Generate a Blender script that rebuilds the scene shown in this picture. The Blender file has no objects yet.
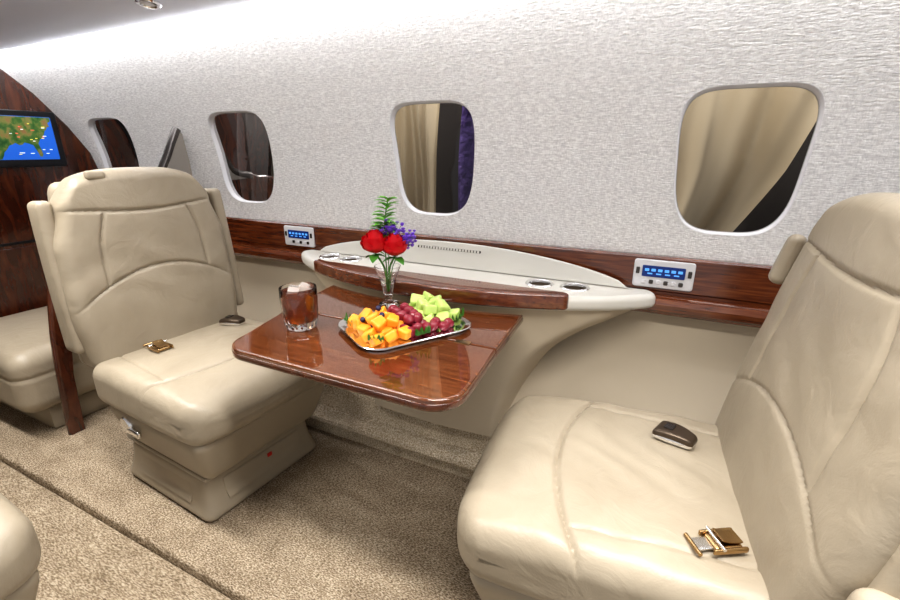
import bpy, math, random
from mathutils import Vector, Matrix
random.seed(7)
C = bpy.context.scene.collection
PI = math.pi
def col(r,g,b):
    f=lambda c:(c/255/12.92 if c/255<=.04045 else ((c/255+.055)/1.055)**2.4)
    return (f(r),f(g),f(b),1)
# ------------------------------------------------------------------ materials
def newmat(name):
    m=bpy.data.materials.new(name); m.use_nodes=True
    nt=m.node_tree; return m,nt,nt.nodes['Principled BSDF']
def simple(name,c,rough=.5,metal=0,coat=0,trans=0,ior=1.45,emit=0,bump=None,spec=.5,sss=0):
    m,nt,b=newmat(name)
    b.inputs['Base Color'].default_value=c; b.inputs['Roughness'].default_value=rough
    b.inputs['Metallic'].default_value=metal; b.inputs['Coat Weight'].default_value=coat
    b.inputs['Coat Roughness'].default_value=.04
    b.inputs['Transmission Weight'].default_value=trans; b.inputs['IOR'].default_value=ior
    b.inputs['Specular IOR Level'].default_value=spec
    if sss: b.inputs['Subsurface Weight'].default_value=sss; b.inputs['Subsurface Radius'].default_value=(.01,.008,.004); b.inputs['Subsurface Scale'].default_value=1
    if emit: b.inputs['Emission Color'].default_value=c; b.inputs['Emission Strength'].default_value=emit
    tc=nt.nodes.new('ShaderNodeTexCoord'); n=nt.nodes.new('ShaderNodeTexNoise')
    nt.links.new(tc.outputs['Object'],n.inputs['Vector'])
    sc,st,di=bump if bump else (30,.02,.001)
    n.inputs['Scale'].default_value=sc; n.inputs['Detail'].default_value=3
    bp=nt.nodes.new('ShaderNodeBump'); bp.inputs['Strength'].default_value=st; bp.inputs['Distance'].default_value=di
    nt.links.new(n.outputs['Fac'],bp.inputs['Height']); nt.links.new(bp.outputs['Normal'],b.inputs['Normal'])
    return m
def ramp(nt,stops):
    r=nt.nodes.new('ShaderNodeValToRGB'); e=r.color_ramp.elements
    e[0].position=stops[0][0]; e[0].color=stops[0][1]; e[1].position=stops[-1][0]; e[1].color=stops[-1][1]
    for p,c in stops[1:-1]:
        x=e.new(p); x.color=c
    return r
def noise(nt,scale,detail=4,dist=0,mapscale=None):
    tc=nt.nodes.new('ShaderNodeTexCoord'); n=nt.nodes.new('ShaderNodeTexNoise')
    n.inputs['Scale'].default_value=scale; n.inputs['Detail'].default_value=detail; n.inputs['Distortion'].default_value=dist
    if mapscale:
        mp=nt.nodes.new('ShaderNodeMapping'); mp.inputs['Scale'].default_value=mapscale
        nt.links.new(tc.outputs['Object'],mp.inputs['Vector']); nt.links.new(mp.outputs['Vector'],n.inputs['Vector'])
    else: nt.links.new(tc.outputs['Object'],n.inputs['Vector'])
    return n
def wood(name,dark,mid,light,ms=(3,16,16),coat=1,rough=.2,dist=.8,sc=2.2):
    m,nt,b=newmat(name)
    n=noise(nt,sc,10,dist,ms); r=ramp(nt,[(.3,dark),(.5,mid),(.7,light)])
    nt.links.new(n.outputs['Fac'],r.inputs['Fac']); nt.links.new(r.outputs['Color'],b.inputs['Base Color'])
    b.inputs['Roughness'].default_value=rough; b.inputs['Coat Weight'].default_value=coat; b.inputs['Coat Roughness'].default_value=.01
    return m
def leather(name,c1,c2):
    m,nt,b=newmat(name)
    n=noise(nt,5,4,.3); r=ramp(nt,[(.3,c1),(.7,c2)])
    nt.links.new(n.outputs['Fac'],r.inputs['Fac']); nt.links.new(r.outputs['Color'],b.inputs['Base Color'])
    b.inputs['Roughness'].default_value=.41; b.inputs['Specular IOR Level'].default_value=.45
    n1=noise(nt,13,5,1.5); n2=noise(nt,260,2)
    b1=nt.nodes.new('ShaderNodeBump'); b1.inputs['Strength'].default_value=.42; b1.inputs['Distance'].default_value=.006
    b2=nt.nodes.new('ShaderNodeBump'); b2.inputs['Strength'].default_value=.22; b2.inputs['Distance'].default_value=.001
    nt.links.new(n1.outputs['Fac'],b1.inputs['Height']); nt.links.new(n2.outputs['Fac'],b2.inputs['Height'])
    nt.links.new(b1.outputs['Normal'],b2.inputs['Normal']); nt.links.new(b2.outputs['Normal'],b.inputs['Normal'])
    return m
def carpet(name,ca,cb,cc,ms=(1,1,1),sc=150):
    m,nt,b=newmat(name)
    n=noise(nt,sc,3,.4,ms); n2=noise(nt,8,6,.8,(1,2.0,1))
    r=ramp(nt,[(.34,ca),(.5,cb),(.64,cc)])
    nt.links.new(n.outputs['Fac'],r.inputs['Fac'])
    mx=nt.nodes.new('ShaderNodeMixRGB'); mx.blend_type='MULTIPLY'; mx.inputs['Fac'].default_value=.6
    r2=ramp(nt,[(.34,(.60,.57,.54,1)),(.62,(1,1,1,1))]); nt.links.new(n2.outputs['Fac'],r2.inputs['Fac'])
    nt.links.new(r.outputs['Color'],mx.inputs['Color1']); nt.links.new(r2.outputs['Color'],mx.inputs['Color2'])
    nt.links.new(mx.outputs['Color'],b.inputs['Base Color'])
    b.inputs['Roughness'].default_value=.95; b.inputs['Specular IOR Level'].default_value=.1
    bp=nt.nodes.new('ShaderNodeBump'); bp.inputs['Strength'].default_value=.8; bp.inputs['Distance'].default_value=.005
    nt.links.new(n.outputs['Fac'],bp.inputs['Height']); nt.links.new(bp.outputs['Normal'],b.inputs['Normal'])
    return m
def linen(name):
    m,nt,b=newmat(name)
    n=noise(nt,1,2,.2,(58,58,300)); n2=noise(nt,1,2,.25,(240,240,100))
    m1=nt.nodes.new('ShaderNodeMath'); m1.operation='MULTIPLY'; m1.inputs[1].default_value=.64; nt.links.new(n.outputs['Fac'],m1.inputs[0])
    hf=nt.nodes.new('ShaderNodeMath'); hf.operation='MULTIPLY_ADD'; hf.inputs[1].default_value=.36
    nt.links.new(n2.outputs['Fac'],hf.inputs[0]); nt.links.new(m1.outputs[0],hf.inputs[2])
    r=ramp(nt,[(.36,col(206,204,203)),(.5,col(225,223,221)),(.64,col(244,243,241))])
    nt.links.new(hf.outputs[0],r.inputs['Fac']); nt.links.new(r.outputs['Color'],b.inputs['Base Color'])
    b.inputs['Roughness'].default_value=.8; b.inputs['Specular IOR Level'].default_value=.2
    b1=nt.nodes.new('ShaderNodeBump'); b1.inputs['Strength'].default_value=.85; b1.inputs['Distance'].default_value=.004
    nt.links.new(hf.outputs[0],b1.inputs['Height']); nt.links.new(b1.outputs['Normal'],b.inputs['Normal'])
    return m
def landmat():
    m,nt,b=newmat('map_land')
    n=noise(nt,30,7,.3)
    r=ramp(nt,[(.34,col(32,74,32)),(.47,col(66,102,44)),(.56,col(118,116,62)),(.66,col(132,98,62))])
    nt.links.new(n.outputs['Fac'],r.inputs['Fac'])
    nt.links.new(r.outputs['Color'],b.inputs['Base Color']); nt.links.new(r.outputs['Color'],b.inputs['Emission Color'])
    b.inputs['Emission Strength'].default_value=.5; b.inputs['Roughness'].default_value=.3
    return m
def panemat():
    m,nt,b=newmat('window_glass')
    out=nt.nodes['Material Output']
    tr=nt.nodes.new('ShaderNodeBsdfTransparent'); tr.inputs['Color'].default_value=(.60,.59,.58,1)
    gl=nt.nodes.new('ShaderNodeBsdfGlossy'); gl.inputs['Roughness'].default_value=.02; gl.inputs['Color'].default_value=(.9,.9,.9,1)
    mx=nt.nodes.new('ShaderNodeMixShader'); fr=nt.nodes.new('ShaderNodeFresnel'); fr.inputs['IOR'].default_value=1.5
    mu=nt.nodes.new('ShaderNodeMath'); mu.operation='MULTIPLY'; mu.inputs[1].default_value=.6
    nt.links.new(fr.outputs[0],mu.inputs[0]); nt.links.new(mu.outputs[0],mx.inputs[0])
    nt.links.new(tr.outputs[0],mx.inputs[1]); nt.links.new(gl.outputs[0],mx.inputs[2])
    nt.links.new(mx.outputs[0],out.inputs['Surface']); return m
LEA=leather('beige_leather',col(151,140,122),col(166,155,137))
SHELL=simple('beige_shell',col(156,145,127),.45)
SHELLD=simple('beige_shell_dark',col(138,127,110),.5)
PANEL=simple('beige_panel',col(184,172,152),.6,bump=(200,.1,.001))
GREYP=simple('grey_panel',col(150,144,136),.45)
CREAM=simple('cream_plastic',col(200,197,189),.35)
WHITE=simple('white_trim',col(212,211,213),.5)
WALL=linen('white_linen_wall')
CEIL=simple('ceiling_grey',col(206,206,215),.5)
CARP=carpet('carpet_loop',col(106,92,74),col(158,142,120),col(204,190,170),(.7,1.6,1),210)
CARPR=carpet('carpet_riser',col(160,144,120),col(204,189,165),col(236,227,209),(1.3,.8,1),200)
CARP2=carpet('carpet_aisle',col(112,98,80),col(160,144,122),col(200,186,165),(.45,2.0,1),210)
WOOD=wood('mahogany',col(68,29,13),col(96,46,22),col(120,66,33),(4,55,55))
WOODT=wood('walnut_table',col(72,36,17),col(92,50,25),col(112,66,35),(5,60,60),rough=.08)
WOODD=wood('mahogany_dark',col(50,21,12),col(74,34,19),col(98,50,27),(8,14,3))
PANE=panemat()
CHROME=simple('chrome',(.8,.8,.82,1),.12,1)
STEEL=simple('brushed_steel',(.84,.84,.84,1),.25,1)
BRASS=simple('brass',col(182,152,110),.24,1)
BLACK=simple('black_plastic',(.012,.012,.014,1),.3)
DARKM=simple('dark_metal',(.10,.09,.085,1),.25,.8)
TAUPE=simple('grey_brown_metal',col(86,74,62),.3,.6)
SILVER=simple('silver_tray',(.85,.85,.86,1),.14,1)
GLASS=simple('clear_glass',(1,1,1,1),.0,trans=1,ior=1.5)
COLA=simple('cola',col(166,80,30),.0,trans=.95,ior=1.33)
ICE=simple('ice',(.95,.89,.82,1),.1,trans=.68,ior=1.31)
LCD=simple('lcd_blue',col(20,44,104),.2,emit=.3)
LCDT=simple('lcd_digits',col(90,160,235),.3,emit=.6)
MELON=simple('cantaloupe_flesh',col(242,156,46),.35,sss=.2,bump=(160,.25,.002))
HONEY=simple('honeydew_flesh',col(186,208,118),.3,sss=.2,bump=(160,.25,.002))
GRAPE=simple('grape_skin',col(126,36,50),.14,bump=(60,.1,.001))
BERRY=simple('blueberry_skin',col(36,38,74),.5)
KALE=simple('kale',col(58,110,32),.5,bump=(90,.5,.003))
ROSE=simple('rose_petal',col(200,12,28),.45)
STEM=simple('stem_green',col(70,132,46),.5)
FERN=simple('fern_green',col(118,186,70),.5)
PURP=simple('statice_purple',col(134,92,212),.6)
RED=simple('red_tag',col(190,40,34),.5)
STRIP=simple('cove_lamp',(.94,.96,1,1),.5,emit=12)
REFL=simple('tan_reflection',col(204,190,164),.7)  # this and the next two colour the sheets that imitate window reflections
PREFL=simple('purple_reflection',col(92,72,136),.7,bump=(25,.9,.03))
GREFL=simple('grey_reflection',col(150,146,146),.7)
BACKDROP=simple('backdrop_dark',col(50,46,46),.9)
LENS=simple('lamp_lens',(.75,.75,.78,1),.2)
OCEAN=simple('map_ocean',col(34,96,196),.3,emit=.6)
LAND=landmat()
MARK=simple('map_marks',(.9,.95,1,1),.5,emit=.8)
MARKY=simple('map_marks_yellow',(.95,.8,.15,1),.5,emit=.7)
MARKR=simple('map_marks_red',(.9,.12,.08,1),.5,emit=.7)
WATER=simple('water',(.95,1,.97,1),0,trans=1,ior=1.33)
# ------------------------------------------------------------------ mesh helpers
def mk(name,verts,faces,mat,parent=None,smooth=True,ang=38):
    me=bpy.data.meshes.new(name); me.from_pydata([tuple(v) for v in verts],[],faces); me.update()
    if smooth:
        me.polygons.foreach_set('use_smooth',[True]*len(me.polygons)); me.set_sharp_from_angle(angle=math.radians(ang))
    me.materials.append(mat)
    o=bpy.data.objects.new(name,me); C.objects.link(o)
    if parent: o.parent=parent
    return o
def thing(name,label,cat,loc=(0,0,0),rz=0,group=None):
    o=bpy.data.objects.new(name,None); C.objects.link(o); o.location=loc; o.rotation_euler=(0,0,rz); o.empty_display_size=.05
    o['label']=label; o['category']=cat
    if group: o['group']=group
    return o
def tag(o,label,cat,group=None):
    o['label']=label; o['category']=cat
    if group: o['group']=group
    return o
def struct(o): o['kind']='structure'; return o
def stuff(o): o['kind']='stuff'; return o
def join(parts):
    V=[];F=[]
    for v,f in parts:
        n=len(V); V+=list(v); F+=[[i+n for i in q] for q in f]
    return V,F
def xf(vf,M): return [M@Vector(v) for v in vf[0]],vf[1]
def rbox(h,r,n,deform=None,c=(0,0,0)):
    hx,hy,hz=h; nx,ny,nz=n; idx={}; V=[]; F=[]
    def vid(i,j,k):
        key=(i,j,k)
        if key in idx: return idx[key]
        q=[ (2*i/nx-1)*hx,(2*j/ny-1)*hy,(2*k/nz-1)*hz ]
        cl=[max(-(a-r),min(a-r,b)) for a,b in zip(h,q)]
        d=Vector([b-a for a,b in zip(cl,q)])
        if d.length>1e-9: d=d.normalized()*r
        p=Vector(cl)+d
        if deform: p=Vector(deform(p))
        idx[key]=len(V); V.append(p+Vector(c)); return idx[key]
    def face(a,b,axis,val):
        na,nb=n[a],n[b]
        for u in range(na):
            for v in range(nb):
                q=[]
                for du,dv in ((0,0),(1,0),(1,1),(0,1)):
                    t=[0,0,0]; t[a]=u+du; t[b]=v+dv; t[axis]=val; q.append(vid(*t))
                pos=(val>0); ev=(axis in (0,2))
                if axis==1: ev=False
                good=pos if ev else (not pos)
                F.append(q if good else q[::-1])
    face(1,2,0,nx); face(1,2,0,0); face(0,2,1,ny); face(0,2,1,0); face(0,1,2,nz); face(0,1,2,0)
    return V,F
def lathe(prof,seg=40,c=(0,0,0),rf=None):
    V=[];F=[];rows=[]
    for r,z in prof:
        row=[]
        if r<1e-6: row=[len(V)]; V.append(Vector((c[0],c[1],c[2]+z)))
        else:
            for i in range(seg):
                a=2*PI*i/seg; rr=r*(rf(a,z) if rf else 1)
                row.append(len(V)); V.append(Vector((c[0]+rr*math.cos(a),c[1]+rr*math.sin(a),c[2]+z)))
        rows.append(row)
    for A,B in zip(rows,rows[1:]):
        for i in range(seg):
            j=(i+1)%seg
            if len(A)==1 and len(B)==1: continue
            if len(A)==1: F.append([A[0],B[j],B[i]])
            elif len(B)==1: F.append([A[i],A[j],B[0]])
            else: F.append([A[i],A[j],B[j],B[i]])
    return V,F
def inset(o,d):
    n=len(o); R=[]
    for i in range(n):
        p0=Vector(o[i-1]);p=Vector(o[i]);p1=Vector(o[(i+1)%n])
        a=(p-p0).normalized(); b=(p1-p).normalized()
        na=Vector((-a.y,a.x)); nb=Vector((-b.y,b.x)); m=na+nb
        if m.length<1e-6: m=na
        m.normalize(); s=1/max(.4,m.dot(na)); R.append(p+m*d*s)
    return R
def roundoff(poly,r,seg=8):
    """offset a convex CCW polygon outward by r with round corners"""
    n=len(poly); out=[]
    for i in range(n):
        p0=Vector(poly[i-1]);p=Vector(poly[i]);p1=Vector(poly[(i+1)%n])
        a=(p-p0).normalized(); b=(p1-p).normalized()
        t0=math.atan2(-a.x,a.y); t1=math.atan2(-b.x,b.y)
        d=(t1-t0+PI)%(2*PI)-PI
        k=max(1,int(abs(d)/(PI/2/seg)))
        if abs(d)<.12: out.append((p.x+r*math.cos(t0+d/2),p.y+r*math.sin(t0+d/2)))
        else:
            for j in range(k+1):
                t=t0+d*j/k; out.append((p.x+r*math.cos(t),p.y+r*math.sin(t)))
    return out
def slab(outline,w0,w1,r=.005,seg=4,mp=None):
    mp=mp or (lambda u,v,w:(u,v,w))
    rings=[]
    def add(ins,w): rings.append([Vector(mp(p.x,p.y,w)) for p in inset(outline,ins)])
    if r>0:
        add(r*1.25+.001,w0)
        for k in range(seg+1):
            a=PI/2*k/seg; add(r*(1-math.sin(a)),w0+r*(1-math.cos(a)))
        for k in range(seg+1):
            a=PI/2*(1-k/seg); add(r*(1-math.sin(a)),w1-r*(1-math.cos(a)))
        add(r*1.25+.001,w1)
    else: add(0,w0); add(0,w1)
    n=len(outline); V=[p for R in rings for p in R]; F=[]
    F.append(list(range(n))[::-1])
    for k in range(len(rings)-1):
        for i in range(n):
            j=(i+1)%n; F.append([k*n+i,k*n+j,(k+1)*n+j,(k+1)*n+i])
    F.append([ (len(rings)-1)*n+i for i in range(n)])
    return V,F
def rrect(cx,cy,hx,hy,r,seg=8):
    P=[]
    for sx,sy,a0 in ((1,1,0),(-1,1,PI/2),(-1,-1,PI),(1,-1,1.5*PI)):
        for k in range(seg+1):
            a=a0+PI/2*k/seg; P.append((cx+sx*(hx-r)+r*math.cos(a),cy+sy*(hy-r)+r*math.sin(a)))
    return P
def tube(pts,r,seg=8,cap=True):
    pts=[Vector(p) for p in pts]; V=[];F=[]; n=len(pts)
    rad=r if isinstance(r,(list,tuple)) else [r]*n
    prev=None
    for i,p in enumerate(pts):
        t=(pts[min(i+1,n-1)]-pts[max(i-1,0)]).normalized()
        if prev is None: a=t.orthogonal().normalized()
        else: a=(prev-t*prev.dot(t)).normalized()
        prev=a; b=t.cross(a)
        for k in range(seg):
            th=2*PI*k/seg; V.append(p+(a*math.cos(th)+b*math.sin(th))*rad[i])
    for i in range(n-1):
        for k in range(seg):
            l=(k+1)%seg; F.append([i*seg+k,i*seg+l,(i+1)*seg+l,(i+1)*seg+k])
    if cap: F.append(list(range(seg))[::-1]); F.append([(n-1)*seg+k for k in range(seg)])
    return V,F
def smoothpts(P,n=8):
    P=[Vector(p) for p in P]; out=[]
    for i in range(len(P)-1):
        p0=P[max(i-1,0)];p1=P[i];p2=P[i+1];p3=P[min(i+2,len(P)-1)]
        for k in range(n):
            t=k/n; out.append(.5*((2*p1)+(p2-p0)*t+(2*p0-5*p1+4*p2-p3)*t*t+(3*p1-p0-3*p2+p3)*t**3))
    out.append(P[-1]); return out
def strip(profile,x0,x1,nx=1):
    V=[];F=[];m=len(profile)
    for i in range(nx+1):
        x=x0+(x1-x0)*i/nx
        for y,z in profile: V.append(Vector((x,y,z)))
    for i in range(nx):
        for k in range(m-1): F.append([i*m+k,(i+1)*m+k,(i+1)*m+k+1,i*m+k+1])
    return V,F
def boolcut(o,cutters):
    n0=len(o.data.polygons); keep=o.data.copy()
    for v,f in cutters:
        k=mk('cutter',v,f,BLACK,smooth=False)
        md=o.modifiers.new('b','BOOLEAN'); md.object=k; md.operation='DIFFERENCE'; md.solver='EXACT'
        bpy.context.view_layer.update()
        dg=bpy.context.evaluated_depsgraph_get()
        me=bpy.data.meshes.new_from_object(o.evaluated_get(dg)); o.modifiers.clear(); o.data=me
        bpy.data.objects.remove(k)
    if len(o.data.polygons)<n0*.8: o.data=keep
    me=o.data; me.polygons.foreach_set('use_smooth',[True]*len(me.polygons)); me.set_sharp_from_angle(angle=math.radians(38))
G=lambda d,s: math.exp(-(d/s)**2)
cl01=lambda t:max(0.0,min(1.0,t))
def interp(tab,t):
    if t<=tab[0][0]: return tab[0][1]
    for (a,va),(b,vb) in zip(tab,tab[1:]):
        if t<=b:
            k=(t-a)/(b-a); k=k*k*(3-2*k); return va+(vb-va)*k
    return tab[-1][1]
# ------------------------------------------------------------------ camera (in the aisle seat opposite)
cam=bpy.data.cameras.new('camera'); co=bpy.data.objects.new('camera',cam); C.objects.link(co)
cam.lens=18; cam.sensor_width=36; cam.clip_start=.02
yaw=math.radians(26.1); pit=math.radians(18.43)
fw=Vector((-math.sin(yaw)*math.cos(pit),math.cos(yaw)*math.cos(pit),-math.sin(pit)))
co.location=(0,0,1.10); co.rotation_euler=fw.to_track_quat('-Z','Y').to_euler()
bpy.context.scene.camera=co
vs=bpy.context.scene.view_settings; vs.view_transform='Standard'
for lk in ('Medium High Contrast','High Contrast'):
    try: vs.look=lk; break
    except Exception: pass
# ------------------------------------------------------------------ room shell
def Yw(z): return 1.465-(.68*(z-1.0)**2 if z>1.0 else 0)
ZC,ZB,ZT=1.064,.66,1.64; WB=.190; PITCH=.937
XC=[.157-PITCH*i for i in range(4)]
XS=[.138,-.782,-1.720,-2.655]; WAS=[.150,.156,.166,.160]
def winpt(th,s,WA):
    ne=4.6 if math.sin(th)>0 else 3.4
    R=(abs(math.cos(th)/WA)**ne+abs(math.sin(th)/WB)**ne)**(-1/ne)*s
    dz=R*math.sin(th); return R*math.cos(th)*(1+.085*dz/WB), dz
V=[];F=[]
def rectpts(xc):
    n=36; hx=PITCH/2; P=[]
    for k in range(n): P.append((xc-hx+PITCH*k/n,ZB))
    for k in range(n): P.append((xc+hx,ZB+(ZT-ZB)*k/n))
    for k in range(n): P.append((xc+hx-PITCH*k/n,ZT))
    for k in range(n): P.append((xc-hx,ZT-(ZT-ZB)*k/n))
    return P
for xcell,xc,wa in zip(XC,XS,WAS):
    B=rectpts(xcell); K=22; base=len(V); n=len(B)
    for k in range(K+1):
        t=(k/K)**1.3
        for x,z in B:
            th=math.atan2(z-ZC,x-xc); wx,wz=winpt(th,1,wa)
            xi=xc+wx; zi=ZC+wz
            X=xi+(x-xi)*t; Z=zi+(z-zi)*t; V.append(Vector((X,Yw(Z),Z)))
    for k in range(K):
        for i in range(n):
            j=(i+1)%n; F.append([base+k*n+i,base+k*n+j,base+(k+1)*n+j,base+(k+1)*n+i])
prof=[(Yw(ZB+(ZT-ZB)*k/36),ZB+(ZT-ZB)*k/36) for k in range(37)]
for x0,x1 in ((XC[0]+PITCH/2,1.4),(-3.9,XC[3]-PITCH/2)):
    v,f=strip(prof,x0,x1,2); n=len(V); V+=v; F+=[[a+n for a in q] for q in f]
wall=struct(mk('wall_front',V,F,WALL,ang=60))
lp=[(1.448,.67),(1.445,.58),(1.43,.48),(1.40,.39),(1.35,.30),(1.31,.245),(1.285,.215)]
lp=[(p.x,p.y) for p in smoothpts([Vector((a,b,0)) for a,b in lp],4)]
mk('lower_panel',*strip(lp,-3.9,1.4,4),PANEL,wall)
bp_=[(1.30,.228),(1.277,.232),(1.262,.222),(1.255,.09),(1.25,.082),(1.198,.080),(1.184,.074),(1.180,.062),(1.184,.050),(1.198,.044),(1.200,-.01)]
struct(mk('baseboard_front',*strip(bp_,-3.9,1.4,4),CARPR,ang=30))
struct(mk('floor',*slab([(-3.9,.54),(1.4,.54),(1.4,1.6),(-3.9,1.6)],-.08,0,.012),CARP))
fa=struct(mk('floor_aisle',*slab([(-3.9,-.6),(1.4,-.6),(1.4,.539),(-3.9,.539)],-.08,-.032,.005),CARP2))
wbk=[(-.64,-.05),(-.66,.5),(-.66,1.0),(-.62,1.35),(-.60,1.64)]
struct(mk('wall_back',*strip(wbk,-3.9,-1.75,2),PANEL))
struct(mk('wall_far_left',*slab([(-.7,-.06),(1.5,-.06),(1.5,1.66),(-.7,1.66)],-.04,0,0,mp=lambda u,v,w:(-3.9+w,u,v)),WOODD,smooth=False))
# wood rail
rp=[(1.462,.802),(1.446,.802),(1.440,.796),(1.438,.70),(1.444,.694),(1.444,.688),(1.425,.688),(1.405,.682),(1.395,.668),(1.395,.65),(1.405,.636),(1.43,.632),(1.46,.632)]
struct(mk('trim_1',*strip(rp,-2.84,1.4,4),WOOD,ang=30))
# ceiling
cp=[(1.195,1.565),(1.178,1.548),(1.188,1.536),(1.15,1.541),(.95,1.572),(.7,1.612),(.3,1.65),(-.1,1.66),(-.6,1.64)]
struct(mk('ceiling',*strip(cp,-3.9,1.4,4),CEIL,ang=50))
lid=[(1.25,1.60),(1.20,1.61),(1.14,1.60),(1.1,1.555)]
struct(mk('ceiling_cove',*strip(lid,-3.9,1.4,2),WHITE))
cl=mk('cove_light',*slab([(-3.85,1.205),(1.38,1.205),(1.38,1.240),(-3.85,1.240)],1.518,1.536,.004),STRIP)
tag(cl,'long glowing strip light where the white wall meets the ceiling','strip light')
# windows
def ringgeo(xc,wa,rows,n=96):
    V=[];F=[]
    for s,dy in rows:
        for i in range(n):
            wx,wz=winpt(2*PI*i/n,s,wa)
            z=ZC+wz; V.append(Vector((xc+wx,Yw(z)+dy,z)))
    for k in range(len(rows)-1):
        for i in range(n):
            j=(i+1)%n; F.append([k*n+i,(k+1)*n+i,(k+1)*n+j,k*n+j])
    return V,F
for i,(xc,wa) in enumerate(zip(XS,WAS)):
    w=bpy.data.objects.new('window_%d'%(i+1),None); C.objects.link(w); struct(w); w.empty_display_size=.05
    mk('window_frame',*ringgeo(xc,wa,[(1.010,.001),(1.006,-.0006),(.997,.0012),(.991,.006),(.986,.014),(.981,.019),(.964,.020)]),WHITE,w,ang=60)
    v,f=ringgeo(xc,wa,[(.972,.019),(.7,.019),(.4,.019),(.1,.019),(.001,.019)])
    mk('window_pane',v,f,PANE,w)
# outside: added dark backdrop, folded sheets that imitate reflections in the panes
struct(mk('dark_backdrop',*slab([(-14,1.95),(2,1.95),(2,2.0),(-14,2.0)],0,2.4,0),BACKDROP,smooth=False))  # added so the glass shows dark instead of world light
def reflsheet(x0,x1,y,lean,label,fold=13,mat=None,amp=.035):  # folded sheet behind a pane, stands in for a reflection in the glass
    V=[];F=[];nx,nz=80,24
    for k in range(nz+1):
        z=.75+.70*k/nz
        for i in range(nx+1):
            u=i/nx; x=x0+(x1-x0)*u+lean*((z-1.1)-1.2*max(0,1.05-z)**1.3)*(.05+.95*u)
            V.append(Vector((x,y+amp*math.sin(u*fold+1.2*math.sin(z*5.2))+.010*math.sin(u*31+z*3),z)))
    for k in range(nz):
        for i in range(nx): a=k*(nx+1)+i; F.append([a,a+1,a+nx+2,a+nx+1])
    return tag(mk('reflection_sheet',V,F,mat or REFL),label,'reflection_sheet')
reflsheet(-.14,.30,1.70,.30,'cream folded sheet imitating a seat reflection in the largest window at right',11,None,.05)
reflsheet(-1.08,-.86,1.66,.02,'narrow cream sheet imitating a reflection in the window behind the flowers',6,None,.03)
reflsheet(-.82,-.60,1.78,.0,'dark purple sheet imitating a reflection at the right of the window behind the flowers',11,PREFL)
reflsheet(-2.02,-1.86,1.70,.12,'grey sheet imitating a streaky reflection in the window above the left seat',8,GREFL)
# ------------------------------------------------------------------ far bulkhead with monitor
bo=[(.55,0),(1.2,0),(1.36,.3),(1.445,.6),(1.455,1.0),(1.435,1.085),(1.36,1.215),(1.25,1.36),(1.14,1.465),(1.0,1.53),(.8,1.58),(.55,1.62)]
yzmap=lambda X:(lambda u,v,w:(X+w,u,v))
wl=struct(mk('wall_left',*slab([(p.x,p.y) for p in [Vector(q) for q in bo]],-.05,0,.006,mp=yzmap(-2.85)),WOODD))
mk('groove',*slab(rrect(.95,.67,.5-.02,.006,.003,3),0,.004,.001,mp=yzmap(-2.85)),BLACK,wl)
mk('lower_door',*slab(rrect(.9,.36,.34,.29,.02,4),0,.012,.004,mp=yzmap(-2.85)),WOODD,wl)
mo=thing('wall_monitor','black framed screen showing a coloured map on the dark wood bulkhead','monitor',(-2.85,1.11,1.15))
mk('bezel',*slab(rrect(0,0,.195,.128,.012,4),0,.022,.004,mp=yzmap(0)),BLACK,mo)
sc=mk('screen',*slab(rrect(0,.004,.168,.098,.004,3),.0215,.024,.0008,mp=yzmap(0)),OCEAN,mo)
coast=[(-.165,-.092),(-.06,-.092),(-.05,-.075),(-.045,-.06),(-.03,-.045),(-.02,-.03),(-.008,-.026),(.005,-.018),(.018,-.028),(.03,-.026),(.04,-.016),(.055,-.02),(.072,-.028),(.080,-.05),(.088,-.078),(.096,-.082),(.102,-.07),(.099,-.045),(.094,-.02),(.105,.0),(.118,.008),(.125,.02),(.133,.04),(.139,.043),(.145,.055),(.156,.06),(.152,.075),(.165,.085),(.165,.100),(-.165,.100)]
mk('map_land',*slab(coast,.0235,.0244,.0002,1,mp=yzmap(0)),LAND,sc)
rr=random.Random(4)
for k in range(22):
    u,v=rr.uniform(-.01,.14),rr.uniform(-.08,.085)
    mk('map_mark',*slab(rrect(u,v,rr.uniform(.004,.008),.0015,.0007,2),.0244,.025,.0002,1,mp=yzmap(0)),(MARK,MARKY,MARK,MARKR)[k%4],sc)
# ------------------------------------------------------------------ divider behind left seat
dv=thing('divider_panel','dark wood divider with grey upper panel behind the left seat','partition',(-2.08,0,0))
de=[(.735,0),(.748,.2),(.775,.45),(.84,.72),(.99,.92),(1.15,.95),(1.28,.985),(1.335,1.05),(1.375,1.12),(1.418,1.19)]
de=smoothpts([Vector((a,b,0)) for a,b in de],6)
kk=31
lowp=[(p.x,p.y) for p in de[:kk]]+[(1.448,.955),(1.45,.81),(1.385,.66),(1.1,.56),(.89,.50),(.82,.42),(.79,.25),(.775,0)]
mk('lower_panel',*slab(lowp[::-1],-.014,.014,.002,2,mp=yzmap(0)),WOODD,dv)
upp=[(p.x,p.y) for p in de[kk-1:]]+[(1.432,1.17),(1.445,1.05),(1.448,.956)]
mk('upper_panel',*slab(upp[::-1],-.014,.014,.002,2,mp=yzmap(0)),GREYP,dv)
mk('wood_edge',*tube([(0,p.x,p.y) for p in de[:kk+1]],.0145,10),WOODD,dv)
mk('metal_edge',*tube([(0,p.x,p.y) for p in de[kk:]],.018,10),DARKM,dv)
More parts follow.
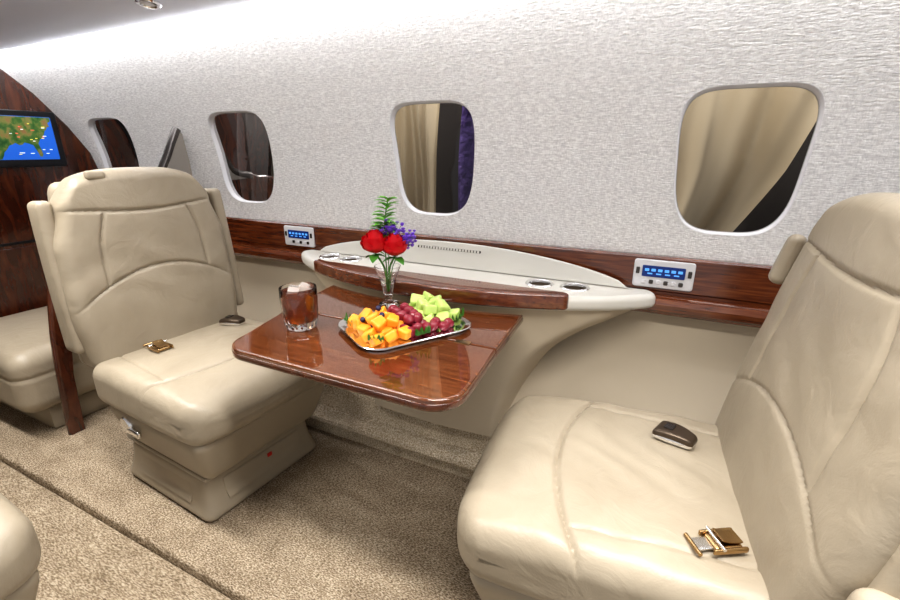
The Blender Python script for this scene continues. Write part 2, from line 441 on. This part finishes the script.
# far bench cushion
bn=thing('bench_seat','beige leather bench seat beyond the divider at far left','bench',(-2.44,.95,0))
def bdef(p):
    z=p.z
    if z>0: z+=.02*(1-(p.x/.32)**2)*(1-(p.y/.29)**2)
    d=p.z-.03
    y=p.y*(1-.015*G(d,.008)); x=p.x*(1-.015*G(d,.008))
    return x,y,z
mk('cushion',*rbox((.32,.29,.13),.06,(40,40,44),bdef,(0,-.03,.235)),LEA,bn)
mk('base',*rbox((.28,.21,.055),.02,(8,8,4),None,(0,-.03,.055)),SHELL,bn)
# ------------------------------------------------------------------ seats
CHX,CHY,CHZ=.275,.272,.074
def cdef(wr):
    hx,hy,hz=CHX,CHY,CHZ
    def f(p):
        x,y,z=p
        u=x/hx; v=y/hy
        nz=0
        if z>0:
            k=min(1,z/(hz*.6))
            nz+=.014*(1-u*u)*(1-v*v)*k
            d1=abs(y)-(.205+.02*u); d2=x-(.11-.9*y*y)
            g=0
            if d2<.01: g=max(g,.004*G(d1,.0048)+.001*G(d1,.02))
            g=max(g,.0085*G(d2,.005)+.0025*G(d2,.025))
            nz-=g*k
            nz+=(wr*.6+.1)*.0035*math.sin(x*34+3*math.sin(y*13))*math.sin(y*21+1.2)*k
            nz+=(wr*.5)*.003*math.sin(x*70+y*40+4*math.sin(y*17))*G(x+.02,.16)*k
            if u>.1: nz-=.024*((u-.1)/.9)**2.5
        if u>.5: x+=.018*(1-v*v)*(1-(z/hz)**2)
        x-= .030*cl01((abs(v)-.6)/.4)**2*max(0,u)
        y*= 1-.03*max(0,u)**3
        return x,y,z+nz
    return f
BHX,BHY,BHZ=.055,.27,.312
WT=[(0,.256),(.3,.272),(.62,.264),(.85,.234),(1,.196)]
WTR=[(0,.288),(.3,.300),(.62,.294),(.85,.274),(1,.238)]
zhead=lambda y:.178+.5*y*y
def bkdef(arch,tab):
    def f(p):
        x,y,z=p; v=y/BHY; w=cl01((z+BHZ)/(2*BHZ))
        dx=0
        if x>-.01:
            k=min(1,(x+.01)/.04)
            dx+=.010*(1-v*v)+.004*G(z+.19,.12)*(1-v*v*.5)+(.0 if arch else .006)*G(z-.25,.08)*(1-v*v)
            zh=zhead(y); za=-.004-1.55*y*y if arch else -.08-1.3*y*y
            ds=abs(y)-(.165-.05*cl01((z-.0)/.3)**2)
            g=.008*G(ds,.0048)+.002*G(ds,.022)
            g*=cl01((zh-z+.01)/.02)*cl01((z-za+.01)/.02)
            ga=(.008*G(z-za,.0048)+.002*G(z-za,.022))*(1 if arch else .75)
            g=max(g,ga)
            g=max(g,(.0085 if arch else .0075)*G(z-zh,.0048)+.0015*G(z-zh,.02))
            dx-=g*k*(1-.92*abs(v)**4)
            dx+=(.0016 if arch else .0010)*math.sin(z*55+4*math.sin(y*11))*G(z+.02,.10)*k
        yy=y*interp(tab,w)/BHY
        zz=z-.036*abs(v)**3*cl01((w-.6)/.4)
        return x+dx,yy,zz
    return f
def subset(V,F,keep):
    idx={};nv=[];nf=[]
    for f in F:
        if keep(f):
            q=[]
            for i in f:
                if i not in idx: idx[i]=len(nv); nv.append(V[i])
                q.append(idx[i])
            nf.append(q)
    return nv,nf
def make_seat(label,loc,rz,rec,wr=0,tab=False,wings=((-.066,-.288,.30,.050,.235),(-.066,.288,.30,.050,.235)),arch=True,wt=WT,arm=False):
    t=thing('cabin_seat',label,'seat',loc,rz)
    mk('cushion',*rbox((CHX,CHY,CHZ),.044,(116,114,26),cdef(wr),(.235,0,.392)),LEA,t)
    def sk(p):
        w=cl01((p.z+.09)/.18)
        s=.76+.22*w**.65
        return p.x*s-.010*(1-w),p.y*s+0,p.z
    pan=mk('seat_pan',*rbox((.266,.262,.09),.035,(34,34,22),sk,(.225,0,.240)),SHELL,t)
    mk('skirt_inset',*rbox((.005,.12,.026),.004,(4,24,10),lambda p:(p.x+.52*p.z-.2*p.y*p.y,p.y,p.z),(.441,0,.238)),SHELLD,pan)
    for s in (-1,1):
        mk('side_inset',*rbox((.12,.004,.024),.0035,(24,4,10),lambda p:(p.x,p.y+s*.46*p.z,p.z),(.235,s*.222,.226)),SHELLD,pan)
    mk('pan_lip',*rbox((.226,.216,.009),.0085,(28,28,6),None,(.190,0,.163)),SHELL,pan)
    def bs(p):
        w=cl01((.075-p.z)/.15)
        return p.x*(1+.17*w**2.4),p.y*(1+.14*w**2.4),p.z
    pl=mk('base',*rbox((.216,.208,.078),.032,(26,26,20),bs,(.172,0,.0785)),SHELL,t)
    mk('drawer_front',*rbox((.005,.150,.036),.004,(4,24,12),lambda p:(p.x-.16*p.z+max(0,-p.z-.01)*.35,p.y,p.z),(.393,0,.086)),SHELL,pl)
    mk('red_tag',*rbox((.002,.009,.007),.0015,(2,4,4),None,(.3965,.02,.100)),RED,pl)
    mk('side_cover',*rbox((.150,.004,.036),.0035,(24,4,12),lambda p:(p.x,p.y+.16*p.z-max(0,-p.z-.01)*.3,p.z),(.172,-.2095,.086)),SHELL,pl)
    R=Matrix.Rotation(PI/2,4,'X')
    mk('recline_lever',*join([xf(lathe([(0,-.012),(.026,-.012),(.030,-.006),(.030,.006),(.026,.012),(.012,.014),(0,.014)],28),Matrix.Translation((.09,-.246,.272))@R),rbox((.04,.007,.011),.006,(12,5,6),None,(.128,-.253,.260))]),STEEL,t)
    M=Matrix.Translation((0,0,.43))@Matrix.Rotation(-rec,4,'Y')
    def put(nm,g,m=LEA,par=None): return mk(nm,*xf(g,M),m,par or t)
    V0,F0=rbox((BHX,BHY,BHZ),.038,(20,120,140))
    isH=lambda f:(sum(V0[i].z-zhead(V0[i].y) for i in f)>0)
    df=bkdef(arch,wt)
    V1=[Vector(df(p))+Vector((-.052,0,.308)) for p in V0]
    put('backrest',subset(V1,F0,lambda f:not isH(f)))
    hd=put('headrest',subset(V1,F0,isH))
    if tab: put('headrest_tab',rbox((.012,.026,.013),.009,(6,8,6),None,(.0,-.125,.600)),LEA,hd)
    put('back_shell',rbox((.032,.25,.295),.03,(10,40,40),lambda p:(p.x,p.y*(1-.20*cl01((p.z+.295)/.59)**2),p.z),(-.125,0,.29)),SHELL)
    for wx,wy,wz,hx,hz in wings:
        put('side_wing',rbox((hx,.020,hz),.017,(16,10,44),lambda p:(p.x*(1-.10*((p.z+hz)/(2*hz))),p.y-math.copysign(.012,wy)*cl01((p.z+hz)/(2*hz))**2,p.z),(wx,wy,wz)))
    if arm: put('armrest',rbox((.10,.030,.062),.026,(20,12,16),None,(-.112,.332,.120)))
    return t
seatL=make_seat('upright beige leather seat behind the glass of cola, facing right',(-1.535,.91,0),-math.radians(4),math.radians(3),.3,True,((-.078,-.262,.30,.045,.235),(-.066,.282,.30,.05,.235)))
seatR=make_seat('large beige leather seat in the right foreground with wrinkled cushion',(.19,.895,0),PI+math.radians(5),math.radians(10.5),.8,False,((.002,-.308,.447,.019,.058),(-.085,.300,.30,.05,.235)),False,WTR,True)
seatO=make_seat('beige leather seat corner cut off at the bottom left, across the aisle',(-1.525,.01,-.0315),0,math.radians(6))
bpy.context.view_layer.update()
def drop(seat,X,Y):
    o=[c for c in seat.children if c.name.startswith('cushion')][0]
    mi=o.matrix_world.inverted(); a=mi@Vector((X,Y,1.0)); d=(mi.to_3x3()@Vector((0,0,-1)))
    ok,p,n,i=o.ray_cast(a,d); w=o.matrix_world@p; return w.z
def buckle(seat,X,Y,rz,label,dark=False,scale=1):
    z=drop(seat,X,Y)
    t=thing('seat_belt_buckle',label,'belt buckle',(X,Y,z+.002),rz); t.scale=(scale,)*3
    if dark:
        mk('body',*rbox((.042,.028,.008),.0075,(20,16,6),lambda p:(p.x,p.y*(1-.2*(p.x/.042)-.15*(p.x/.042)**2),p.z),(0,0,.008)),STEEL,t)
        mk('cover_plate',*rbox((.0425,.0285,.009),.0085,(20,16,8),lambda p:(p.x,p.y*(1-.2*(p.x/.042)-.15*(p.x/.042)**2),p.z-4*p.x*p.x),(.0,0,.0185)),TAUPE,t)
        mk('release_button',*rbox((.010,.012,.002),.0015,(6,6,3),None,(-.014,0,.028)),DARKM,t)
    else:
        mk('body',*join([rbox((.028,.020,.0055),.005,(14,12,6),None,(0,0,.0065))]+[rbox((.034,.0035,.006),.003,(12,4,5),None,(0,s*.0225,.008)) for s in (-1,1)]),BRASS,t)
        mk('latch_flap',*xf(rbox((.022,.0155,.0022),.002,(12,8,3),lambda p:(p.x,p.y,p.z+6*p.x*p.x)),Matrix.Translation((.006,0,.0185))@Matrix.Rotation(.20,4,'Y')),BRASS,t)
        mk('tongue',*rbox((.018,.014,.0018),.0015,(8,8,3),None,(-.044,0,.006)),STEEL,t)
        mk('cross_bar',*tube([(-.060,-.024,.006),(-.060,.024,.006)],.0042,10),BRASS,t)
        mk('hinge_pin',*tube([(-.016,-.027,.015),(-.016,.027,.015)],.0035,10),STEEL,t)
    return t
buckle(seatL,-1.455,.80,-.1,'small brass buckle on the near side of the left seat')
buckle(seatL,-1.44,1.07,.2,'dark buckle on the left seat cushion next to the wall',True)
buckle(seatR,.152,.728,.55,'brass lap belt buckle lying on the right seat cushion',False,.88)
buckle(seatR,.075,1.0,-.35,'grey brown buckle lying toward the far side of the right seat cushion',True)
# ------------------------------------------------------------------ side ledge with cup holders
XL=-.69; HL=.68
lg=thing('side_ledge','curved cream side ledge with cup holders and wood front below windows','side ledge')
RO=.032; core=[]; N=40
for i in range(N+1):
    s=-1+2*i/N; core.append((XL+(HL-RO)*s,1.396-.214*max(0,1-s*s)**.85))
core+=[(XL+HL-RO-.004,1.403),(XL-HL+RO+.004,1.403)]
oul=roundoff(core,RO)
def front(X):
    X=max(XL-HL+.002,min(XL+HL-.002,X)); best=9
    for a,b in zip(oul,oul[1:]+oul[:1]):
        if (a[0]-X)*(b[0]-X)<=0 and abs(a[0]-b[0])>1e-9:
            y=a[1]+(b[1]-a[1])*(X-a[0])/(b[0]-a[0]); best=min(best,y)
    return best
led=mk('ledge_top',*slab(oul,.656,.702,.018,6),CREAM,lg)
cups=[(-1.185,1.352),(-1.085,1.350),(-.345,1.345),(-.237,1.350)]
boolcut(led,[lathe([(0,.60),(.0345,.60),(.0345,.75),(0,.75)],40,(x,y,0)) for x,y in cups])
for x,y in cups:
    cu=mk('cup_holder',*lathe([(0,.655),(.031,.655),(.033,.660),(.0338,.700),(.0345,.701)],40,(x,y,0)),TAUPE,lg)
    mk('rim',*lathe([(.0325,.697),(.0335,.7035),(.0375,.7065),(.042,.706),(.0450,.7022),(.0435,.700)],40,(x,y,0)),STEEL,cu)
# wood front section, running on past the table at the right with a rounded end
a0,a1=-1.175,-.25
xs_=[a0+(a1-a0)*i/36 for i in range(37)]
fw_=[(x,front(x)-.010) for x in xs_]
xe,ye=xs_[-1],fw_[-1][1]
endarc=[(xe+.018*math.sin(PI*k/8),ye+.018-.018*math.cos(PI*k/8)) for k in range(1,8)]
bw_=[(x,max(1.262,front(x)+.026)) for x in xs_][::-1]
mk('wood_front',*slab(fw_+endarc+bw_,.664,.712,.009,6),WOOD,lg)
top=[];n=40
for i in range(n+1):
    s=-1+2*i/n; top.append((XL+.60*s,.710+.080*max(0,1-s*s)**.75))
lens=[(p[0],p[1]) for p in top][::-1]
outl=[(XL-.6,.704),(XL+.6,.704)]+[(x,z) for x,z in lens[1:-1]]
def lmap(u,v,w):
    t=(v-.70)/.1; return (u,1.408+.026*t-w,v)
mk('back_panel',*slab(outl,0,.009,.004,3,mp=lmap),CREAM,lg)
vx=-.70
g=mk('vent_grille',*slab(rrect(vx,.765,.125,.004,.002,3),.0088,.0098,.0003,1,mp=lmap),DARKM,lg)
sl=[slab(rrect(vx-.115+.0115*k,.765,.0040,.0036,.001,2),.0098,.0106,.0002,1,mp=lmap) for k in range(21)]
mk('grille_bars',*join(sl),CREAM,g)
# pedestal: underside of the lip sweeping down into the sidewall
rows=[(.666,.655,.020),(.652,.645,.024),(.63,.62,.028),(.60,.56,.036),(.56,.485,.044),(.50,.41,.052),(.42,.355,.058),(.32,.315,.06),(.22,.295,.062),(.17,.29,.062)]
rw=smoothpts([Vector(r) for r in rows],4); V=[];F=[];m=56
for r in rw:
    for i in range(m+1):
        s=-math.cos(PI*i/m); x=XL+r.y*s
        yf=front(XL+ r.y*s)+r.z
        if r.x<.58:
            q=cl01((.58-r.x)/.36); q=q*q*(3-2*q)
            yf=yf*(1-q)+(1.225+.16*max(0,(abs(s)-.8)/.2)**2+.02*s*s)*q
        yf=min(1.46,yf+.07*max(0,(abs(s)-.85)/.15)**2)
        V.append(Vector((x,yf,r.x)))
for k in range(len(rw)-1):
    for i in range(m): a=k*(m+1)+i; F.append([a,a+1,a+m+2,a+m+1])
mk('support',V,F,PANEL,lg,ang=60)
# ------------------------------------------------------------------ control panels on the rail
def cpanel(X,label):
    t=thing('control_panel',label,'control panel',(X,1.438,.75))
    mp=lambda u,v,w:(u,-w,v)
    mk('plate',*slab(rrect(0,0,.082,.042,.008,4),0,.008,.003,mp=mp),WHITE,t)
    d=mk('display',*slab(rrect(0,.008,.058,.017,.003,3),.008,.010,.0006,mp=mp),LCD,t)
    bars=[slab(rrect(-.045+.018*k,.012,.006,.004,.001,2),.010,.0107,.0002,1,mp=mp) for k in range(6)]+[slab(rrect(-.036+.024*k,.001,.007,.002,.0008,2),.010,.0107,.0002,1,mp=mp) for k in range(4)]
    mk('display_marks',*join(bars),LCDT,d)
    for k in range(6): mk('button',*slab(rrect(-.05+.02*k,-.024,.006,.006,.003,3),.008,.012,.001,mp=mp),DARKM if k%2 else WHITE,t)
    for s in (-1,1): mk('button',*slab(rrect(s*.070,.008,.005,.010,.002,3),.008,.011,.001,mp=mp),DARKM,t)
cpanel(-1.42,'small white control panel with blue display beside the left seat')
cpanel(.0,'larger white control panel with blue display beside the right seat')
# ------------------------------------------------------------------ table
tb=thing('folding_table','glossy mahogany fold-out table holding fruit, drink and flowers','table')
tm=.93
def tleft(y): return -.945-.10*(y-.66)/.52
def tright(y): return -.318-.03*(y-.66)/.52
def corner(cx,cy,r,a0,a1,n=10): return [(cx+r*math.cos(a0+(a1-a0)*k/n),cy+r*math.sin(a0+(a1-a0)*k/n)) for k in range(n+1)]
CR=.07; GP=.003
near=corner(tleft(.66)+CR,.652+CR,CR,PI,1.5*PI)+corner(tright(.66)-CR,.652+CR,CR,1.5*PI,2*PI)+[(tright(tm-GP),tm-GP),(tleft(tm-GP),tm-GP)]
xr_,xl_=tright(1.17),tleft(1.17)
far=[(tleft(tm+GP),tm+GP),(tright(tm+GP),tm+GP)]+[(xr_+(xl_-xr_)*i/16,front(xr_+(xl_-xr_)*i/16)-.014) for i in range(17)]
for nm,o_ in (('near',near),('far',far)):
    lf=mk('leaf',*slab(o_,.622,.650,.005,4),WOODT,tb)
    mk('edge_band',*slab(inset(o_,-.0015),.627,.640,.0015,3),WOODD,lf)
for hx in (-.9,-.42): mk('hinge',*rbox((.02,.010,.0015),.001,(6,6,2),None,(hx,tm,.6505)),BRASS,tb)
mk('support_arm',*rbox((.2,.14,.016),.008,(10,10,4),None,(-.68,.985,.605)),DARKM,tb)
TZ=.650
# ------------------------------------------------------------------ tumbler of cola
gl=thing('tumbler','short cut-glass tumbler of dark cola on the table','drinking glass',(-.85,.833,TZ+.0005))
flute=lambda a,z:(1+.035*math.cos(a*12)) if .004<z<.054 else 1
mk('glass',*lathe([(0,0),(.034,0),(.038,.004),(.0405,.012),(.043,.025),(.0448,.038),(.0458,.050),(.0465,.058),(.0475,.085),(.0472,.110),(.0465,.112),(.0457,.110),(.046,.085),(.045,.058),(.0425,.034),(.039,.022),(0,.020)],112,rf=flute),GLASS,gl)
mk('cola',*lathe([(0,.0206),(.0385,.0226),(.0420,.034),(.0446,.058),(.0455,.085),(.0453,.102),(.0453,.1022),(0,.1022)],48),COLA,gl)
for k,(ix,iy,iz,a) in enumerate([(.016,.012,.101,.3),(-.020,.010,.100,1.1),(.004,-.022,.102,.7),(-.008,.030,.097,.1)]):
    o=mk('ice_cube',*rbox((.014,.014,.011),.003,(6,6,6)),ICE); o.location=(-.85+ix,.833+iy,TZ+iz); o.rotation_euler=(.3*k-.4,.25,a)
    tag(o,'clear ice cube floating in the tumbler of cola','ice cube','ice cubes in the cola')
# ------------------------------------------------------------------ tray of fruit
TC=Vector((-.600,.950,TZ)); TA=math.radians(58)
tr=thing('serving_tray','silver rounded square serving tray full of fruit','tray',TC,TA)
ol=rrect(0,0,.144,.110,.045,8)
mk('tray_base',*slab(ol,.0005,.006,.002,3),SILVER,tr)
V=[];F=[];n=len(ol)
for ins,z in ((.012,.005),(.006,.008),(-.004,.012),(-.012,.0135),(-.014,.012),(-.007,.010),(.003,.006),(.006,.002)):
    for p in inset(ol,ins): V.append(Vector((p.x,p.y,z)))
for k in range(7):
    for i in range(n): j=(i+1)%n; F.append([k*n+i,k*n+j,(k+1)*n+j,(k+1)*n+i])
mk('tray_rim',V,F,SILVER,tr)
RT=Matrix.Translation(TC)@Matrix.Rotation(TA,4,'Z')
def place(proto,u,v,w,rot,first):
    o=proto if first else proto.copy()
    if not first: C.objects.link(o)
    o.location=RT@Vector((u,v,w)); o.rotation_euler=rot; return o
def cubeproto(nm,mat,lab,cat,grp,h):
    def df(p): return p.x*(1+.18*p.z/h),p.y*(1-.15*p.x/h),p.z*(1+.15*p.y/h)+.12*p.x
    o=mk(nm,*rbox((h,h*.95,h*.80),h*.36,(8,8,8),df),mat); tag(o,lab,cat,grp); return o
mel=cubeproto('melon_cube',MELON,'orange melon cube in the heap on the silver tray','melon piece','orange melon cubes on the tray',.0155)
def heap(proto,pts,jit):
    for i,(u,v,w) in enumerate(pts):
        place(proto,u+random.uniform(-.004,.004),v+random.uniform(-.004,.004),w+random.uniform(-.002,.002),(random.uniform(-jit,jit),random.uniform(-jit,jit),random.uniform(0,PI)),i==0)
def layer(u0,v0,nu,nv,step,z,shift=0):
    return [(u0+(i-(nu-1)/2)*step,v0+(j-(nv-1)/2)*step+(shift if i%2 else 0),z) for i in range(nu) for j in range(nv)]
heap(mel,layer(-.076,-.006,3,5,.0365,.020)+layer(-.070,-.004,2,3,.038,.041),.5)
hon=cubeproto('honeydew_cube',HONEY,'pale green melon cube in the heap on the silver tray','melon piece','green melon cubes on the tray',.0175)
heap(hon,layer(.090,.018,3,4,.0375,.022)+layer(.086,.022,2,3,.040,.045),.5)
gr=mk('red_grape',*lathe([(0,-.0160),(.0065,-.015),(.0113,-.0093),(.0133,-.001),(.0126,.0065),(.0083,.0125),(.0035,.0153),(0,.0156)],22),GRAPE)
tag(gr,'dark red grape in the heap between the melon cubes','grape','red grapes on the tray')
heap(gr,layer(.002,-.008,3,6,.0278,.021,.013)+layer(.004,-.002,2,4,.029,.041)+[(.046,-.076,.020),(.072,-.084,.020),(.060,-.060,.026),(.094,-.072,.020)],1.3)
bb=mk('blueberry',*lathe([(0,-.0065),(.004,-.006),(.0072,-.002),(.0075,.001),(.0055,.0055),(.003,.0066),(.0025,.0058),(0,.0055)],16),BERRY)
tag(bb,'dark blueberry lying on the orange melon cubes','blueberry','blueberries on the melon')
for i,(u,v,w) in enumerate(((-.072,-.020,.056),(-.060,.03,.057),(-.100,-.03,.038),(-.108,.02,.038))):
    place(bb,u,v,w,(.4,.3,0),i==0)
def ruffle(L,W,seed):
    rnd=random.Random(seed); V=[];F=[];nu,nv=22,12; ph=rnd.uniform(0,6)
    for i in range(nu+1):
        t=i/nu; w=W*math.sin(PI*min(1,t*.92+.06))**.7
        for j in range(nv+1):
            s=-1+2*j/nv
            V.append(Vector((L*t,w*s*(1+.08*math.sin(t*30+ph)),.004+.010*abs(s)**2*(1+math.sin(t*26+ph+s))+.016*t*t)))
    for i in range(nu):
        for j in range(nv): a=i*(nv+1)+j; F.append([a,a+nv+1,a+nv+2,a+1])
    return V,F
for k,(u,v,a,lab) in enumerate([(-.104,-.070,-2.4,'curly green garnish leaf at the near left edge of the tray'),(.0,-.084,-1.5,'curly green garnish leaf under the grapes at the tray front'),(-.110,.060,2.6,'curly green garnish leaf at the left rear of the tray'),(.120,-.045,-.4,'curly green garnish leaf at the right end of the tray')]):
    o=mk('garnish_leaf',*ruffle(.034,.02,k),KALE); o.location=RT@Vector((u,v,.008)); o.rotation_euler=(0,0,TA+a); tag(o,lab,'leaf')
# ------------------------------------------------------------------ vase and flowers
VX,VY=-.742,1.09
va=thing('bud_vase','small clear glass bud vase holding roses','vase',(VX,VY,TZ+.0005))
mk('glass',*lathe([(0,0),(.030,0),(.032,.003),(.028,.007),(.012,.013),(.010,.020),(.014,.032),(.020,.060),(.028,.092),(.039,.120),(.040,.122),(.038,.122),(.0262,.092),(.0182,.060),(.012,.034),(0,.030)],48),GLASS,va)
mk('water',*lathe([(0,.031),(.0115,.0345),(.0178,.060),(.0222,.080),(0,.080)],32),WATER,va)
R_=Vector((.898,.44,0)); 
def bloom(c,rad,seed):
    rnd=random.Random(seed); parts=[]
    for L in range(7):
        n=[3,3,4,5,5,6,6][L]; r=rad*[.14,.28,.44,.60,.76,.90,1.0][L]; h=rad*[1.9,1.95,1.92,1.82,1.66,1.42,1.1][L]
        for k in range(n):
            ph=2*PI*k/n+L*.9+rnd.uniform(-.2,.2); D=PI/n*1.35; V=[];F=[];nu,nv=10,9
            for i in range(nv+1):
                v=i/nv
                for j in range(nu+1):
                    u=-1+2*j/nu
                    edge=(1-abs(u)**2.5*.22*v)
                    z=h*v*edge-rad*.8
                    rho=r*math.sin(min(1,v*1.5)*PI/2)**.7*(1-.22*max(0,v-.6)/.4*(1 if L<5 else .2))+rad*.14*(L/6)**2*max(0,v-.7)/.3*(1+.4*math.sin(u*4+k))
                    rho*=1+.06*u
                    a=ph+u*D*(.35+.65*v**.5)
                    V.append(Vector(c)+Vector((rho*math.cos(a),rho*math.sin(a),z)))
            for i in range(nv):
                for j in range(nu): q=i*(nu+1)+j; F.append([q,q+1,q+nu+2,q+nu+1])
            parts.append((V,F))
    return join(parts)
def leafgeo(p,d,L,W,up=Vector((0,0,1))):
    d=Vector(d).normalized(); s=d.cross(up)
    s=s.normalized() if s.length>.01 else Vector((1,0,0)); nrm=s.cross(d); V=[];F=[]
    for i in range(9):
        t=i/8; w=W*max(0,math.sin(PI*t**.8))**.9+.0003
        for k in (-1,0,1): V.append(Vector(p)+d*L*t+s*w*k+nrm*(abs(k)*w*.3-.25*L*t*t))
    for i in range(8):
        for k in (0,1): a=i*3+k; F.append([a,a+1,a+4,a+3])
    return V,F
base=Vector((VX,VY,TZ+.045))
def rose(off,h,yoff,rad,seed,label):
    c=Vector((VX,VY,TZ))+R_*off+Vector((0,-yoff,h))
    t=thing('rose',label,'flower',tuple(base))
    l=c-base
    mk('bloom',*bloom(l,rad,seed),ROSE,t,ang=80)
    mk('stem',*tube(smoothpts([(0,0,0),(l.x*.25,l.y*.25,.07),(l.x,l.y,l.z-rad*.8)],5),.003,6),STEM,t)
    for k in range(3):
        a=k*2.1+seed; mk('leaf',*leafgeo(l+Vector((0,0,-rad*.95)),(math.cos(a),math.sin(a),-.1),.042,.014),STEM,t)
rose(-.024,.192,.016,.036,3,'left red rose in the bud vase')
rose(.036,.184,.022,.0345,8,'right red rose in the bud vase')
def sprig(off,h,dy,label,cnt,spread,seed):
    rnd=random.Random(seed)
    t=thing('statice_sprig',label,'flower',tuple(base)); l=R_*off+Vector((0,dy,h-.045))
    mk('stem',*tube(smoothpts([(0,0,0),(l.x*.3,l.y*.3,l.z*.5),tuple(l)],5),.0014,6),STEM,t)
    fl=[];st=[]
    for k in range(cnt):
        q=l+Vector((rnd.gauss(0,spread),rnd.gauss(0,spread*.8),rnd.gauss(0,spread*.9)))
        r=rnd.uniform(.004,.006)
        fl.append(lathe([(0,-r),(r*.7,-r*.4),(r*1.2,r*.5),(r*.5,r*.4),(0,0)],7,tuple(q),rf=lambda a,z:1+.25*math.cos(3*a)))
        if k%2==0: st.append(tube([tuple(l*.75),tuple(q)],.0006,4))
    stuff(mk('florets',*join(fl),PURP,t)); stuff(mk('stalks',*join(st),STEM,t))
sprig(.056,.204,.006,'purple sprig rising right of the red roses',60,.013,1)
sprig(.008,.226,.010,'purple sprig rising between and above the red roses',64,.015,2)
fr_=thing('fern_sprig','bright green leafy sprig, the tallest stem in the vase','greenery',tuple(base))
P=smoothpts([(0,0,0),(-.005,0,.12),(-.010,.01,.20),(.004,.012,.272)],10)
mk('stem',*tube(P,.0016,6),STEM,fr_)
lv=[]
for i,p in enumerate(P[9:]):
    for s in (-1,1):
        d=R_*s*1.0+Vector((0,random.uniform(-.6,.4),random.uniform(.2,.9))); lv.append(leafgeo(p,d,.046*(1-.35*i/20)*random.uniform(.7,1.1)+.006,.011))
for k in range(10):
    lv.append(leafgeo(P[18+k//2],Vector((random.uniform(-1,1),random.uniform(-1,.4),random.uniform(.1,1))),.042,.011))
stuff(mk('leaflets',*join(lv),FERN,fr_))
# ------------------------------------------------------------------ ceiling reading light
t=thing('reading_light','round chrome reading light in the ceiling near the cove light','ceiling light',(-1.60,1.07,1.549)); t.rotation_euler=(-.16,0,0)
mk('ring',*lathe([(.022,.006),(.036,.006),(.038,-.002),(.034,-.008),(.026,-.009),(.022,-.005),(.022,.006)],36),CHROME,t)
mk('lens',*lathe([(0,-.008),(.014,-.007),(.0225,-.003),(.0225,.002),(0,.002)],28),LENS,t)
# ------------------------------------------------------------------ lights
def area(name,loc,rot,sx,sy,w,c=(1,1,1),spread=180):
    l=bpy.data.lights.new(name,'AREA'); l.shape='RECTANGLE'; l.size=sx; l.size_y=sy; l.energy=w; l.color=c; l.spread=math.radians(spread)
    o=bpy.data.objects.new(name,l); C.objects.link(o); o.location=loc; o.rotation_euler=rot; return o
area('cove_lamp',(-1.2,1.15,1.525),(math.radians(10),0,0),5,.05,4.0,(1,.99,1))
area('ceiling_lamp_fore',(-1.6,.45,1.62),(0,0,0),1.6,.12,17,(1,.97,.93),115)
area('ceiling_lamp_aft',(.2,.45,1.62),(0,0,0),1.4,.12,17,(1,.97,.93),115)
area('ceiling_fill',(-2.3,.1,1.15),(PI,0,0),1.4,.3,2.2,(.95,.97,1))  # added unseen light that brightens the dark ceiling from below
area('sheet_fill',(-.5,1.56,1.9),(0,0,0),3,.12,30,(1,.97,.93))  # added outside to light the reflection sheets behind the panes
area('sheet_fill_fore',(-2.4,1.56,1.9),(0,0,0),1,.12,6,(1,.98,.96))  # another added fill outside, for the sheet further left
w=bpy.data.worlds.new('world'); bpy.context.scene.world=w; w.use_nodes=True
bg=w.node_tree.nodes['Background']; bg.inputs[0].default_value=(1,.99,.985,1); bg.inputs[1].default_value=.56
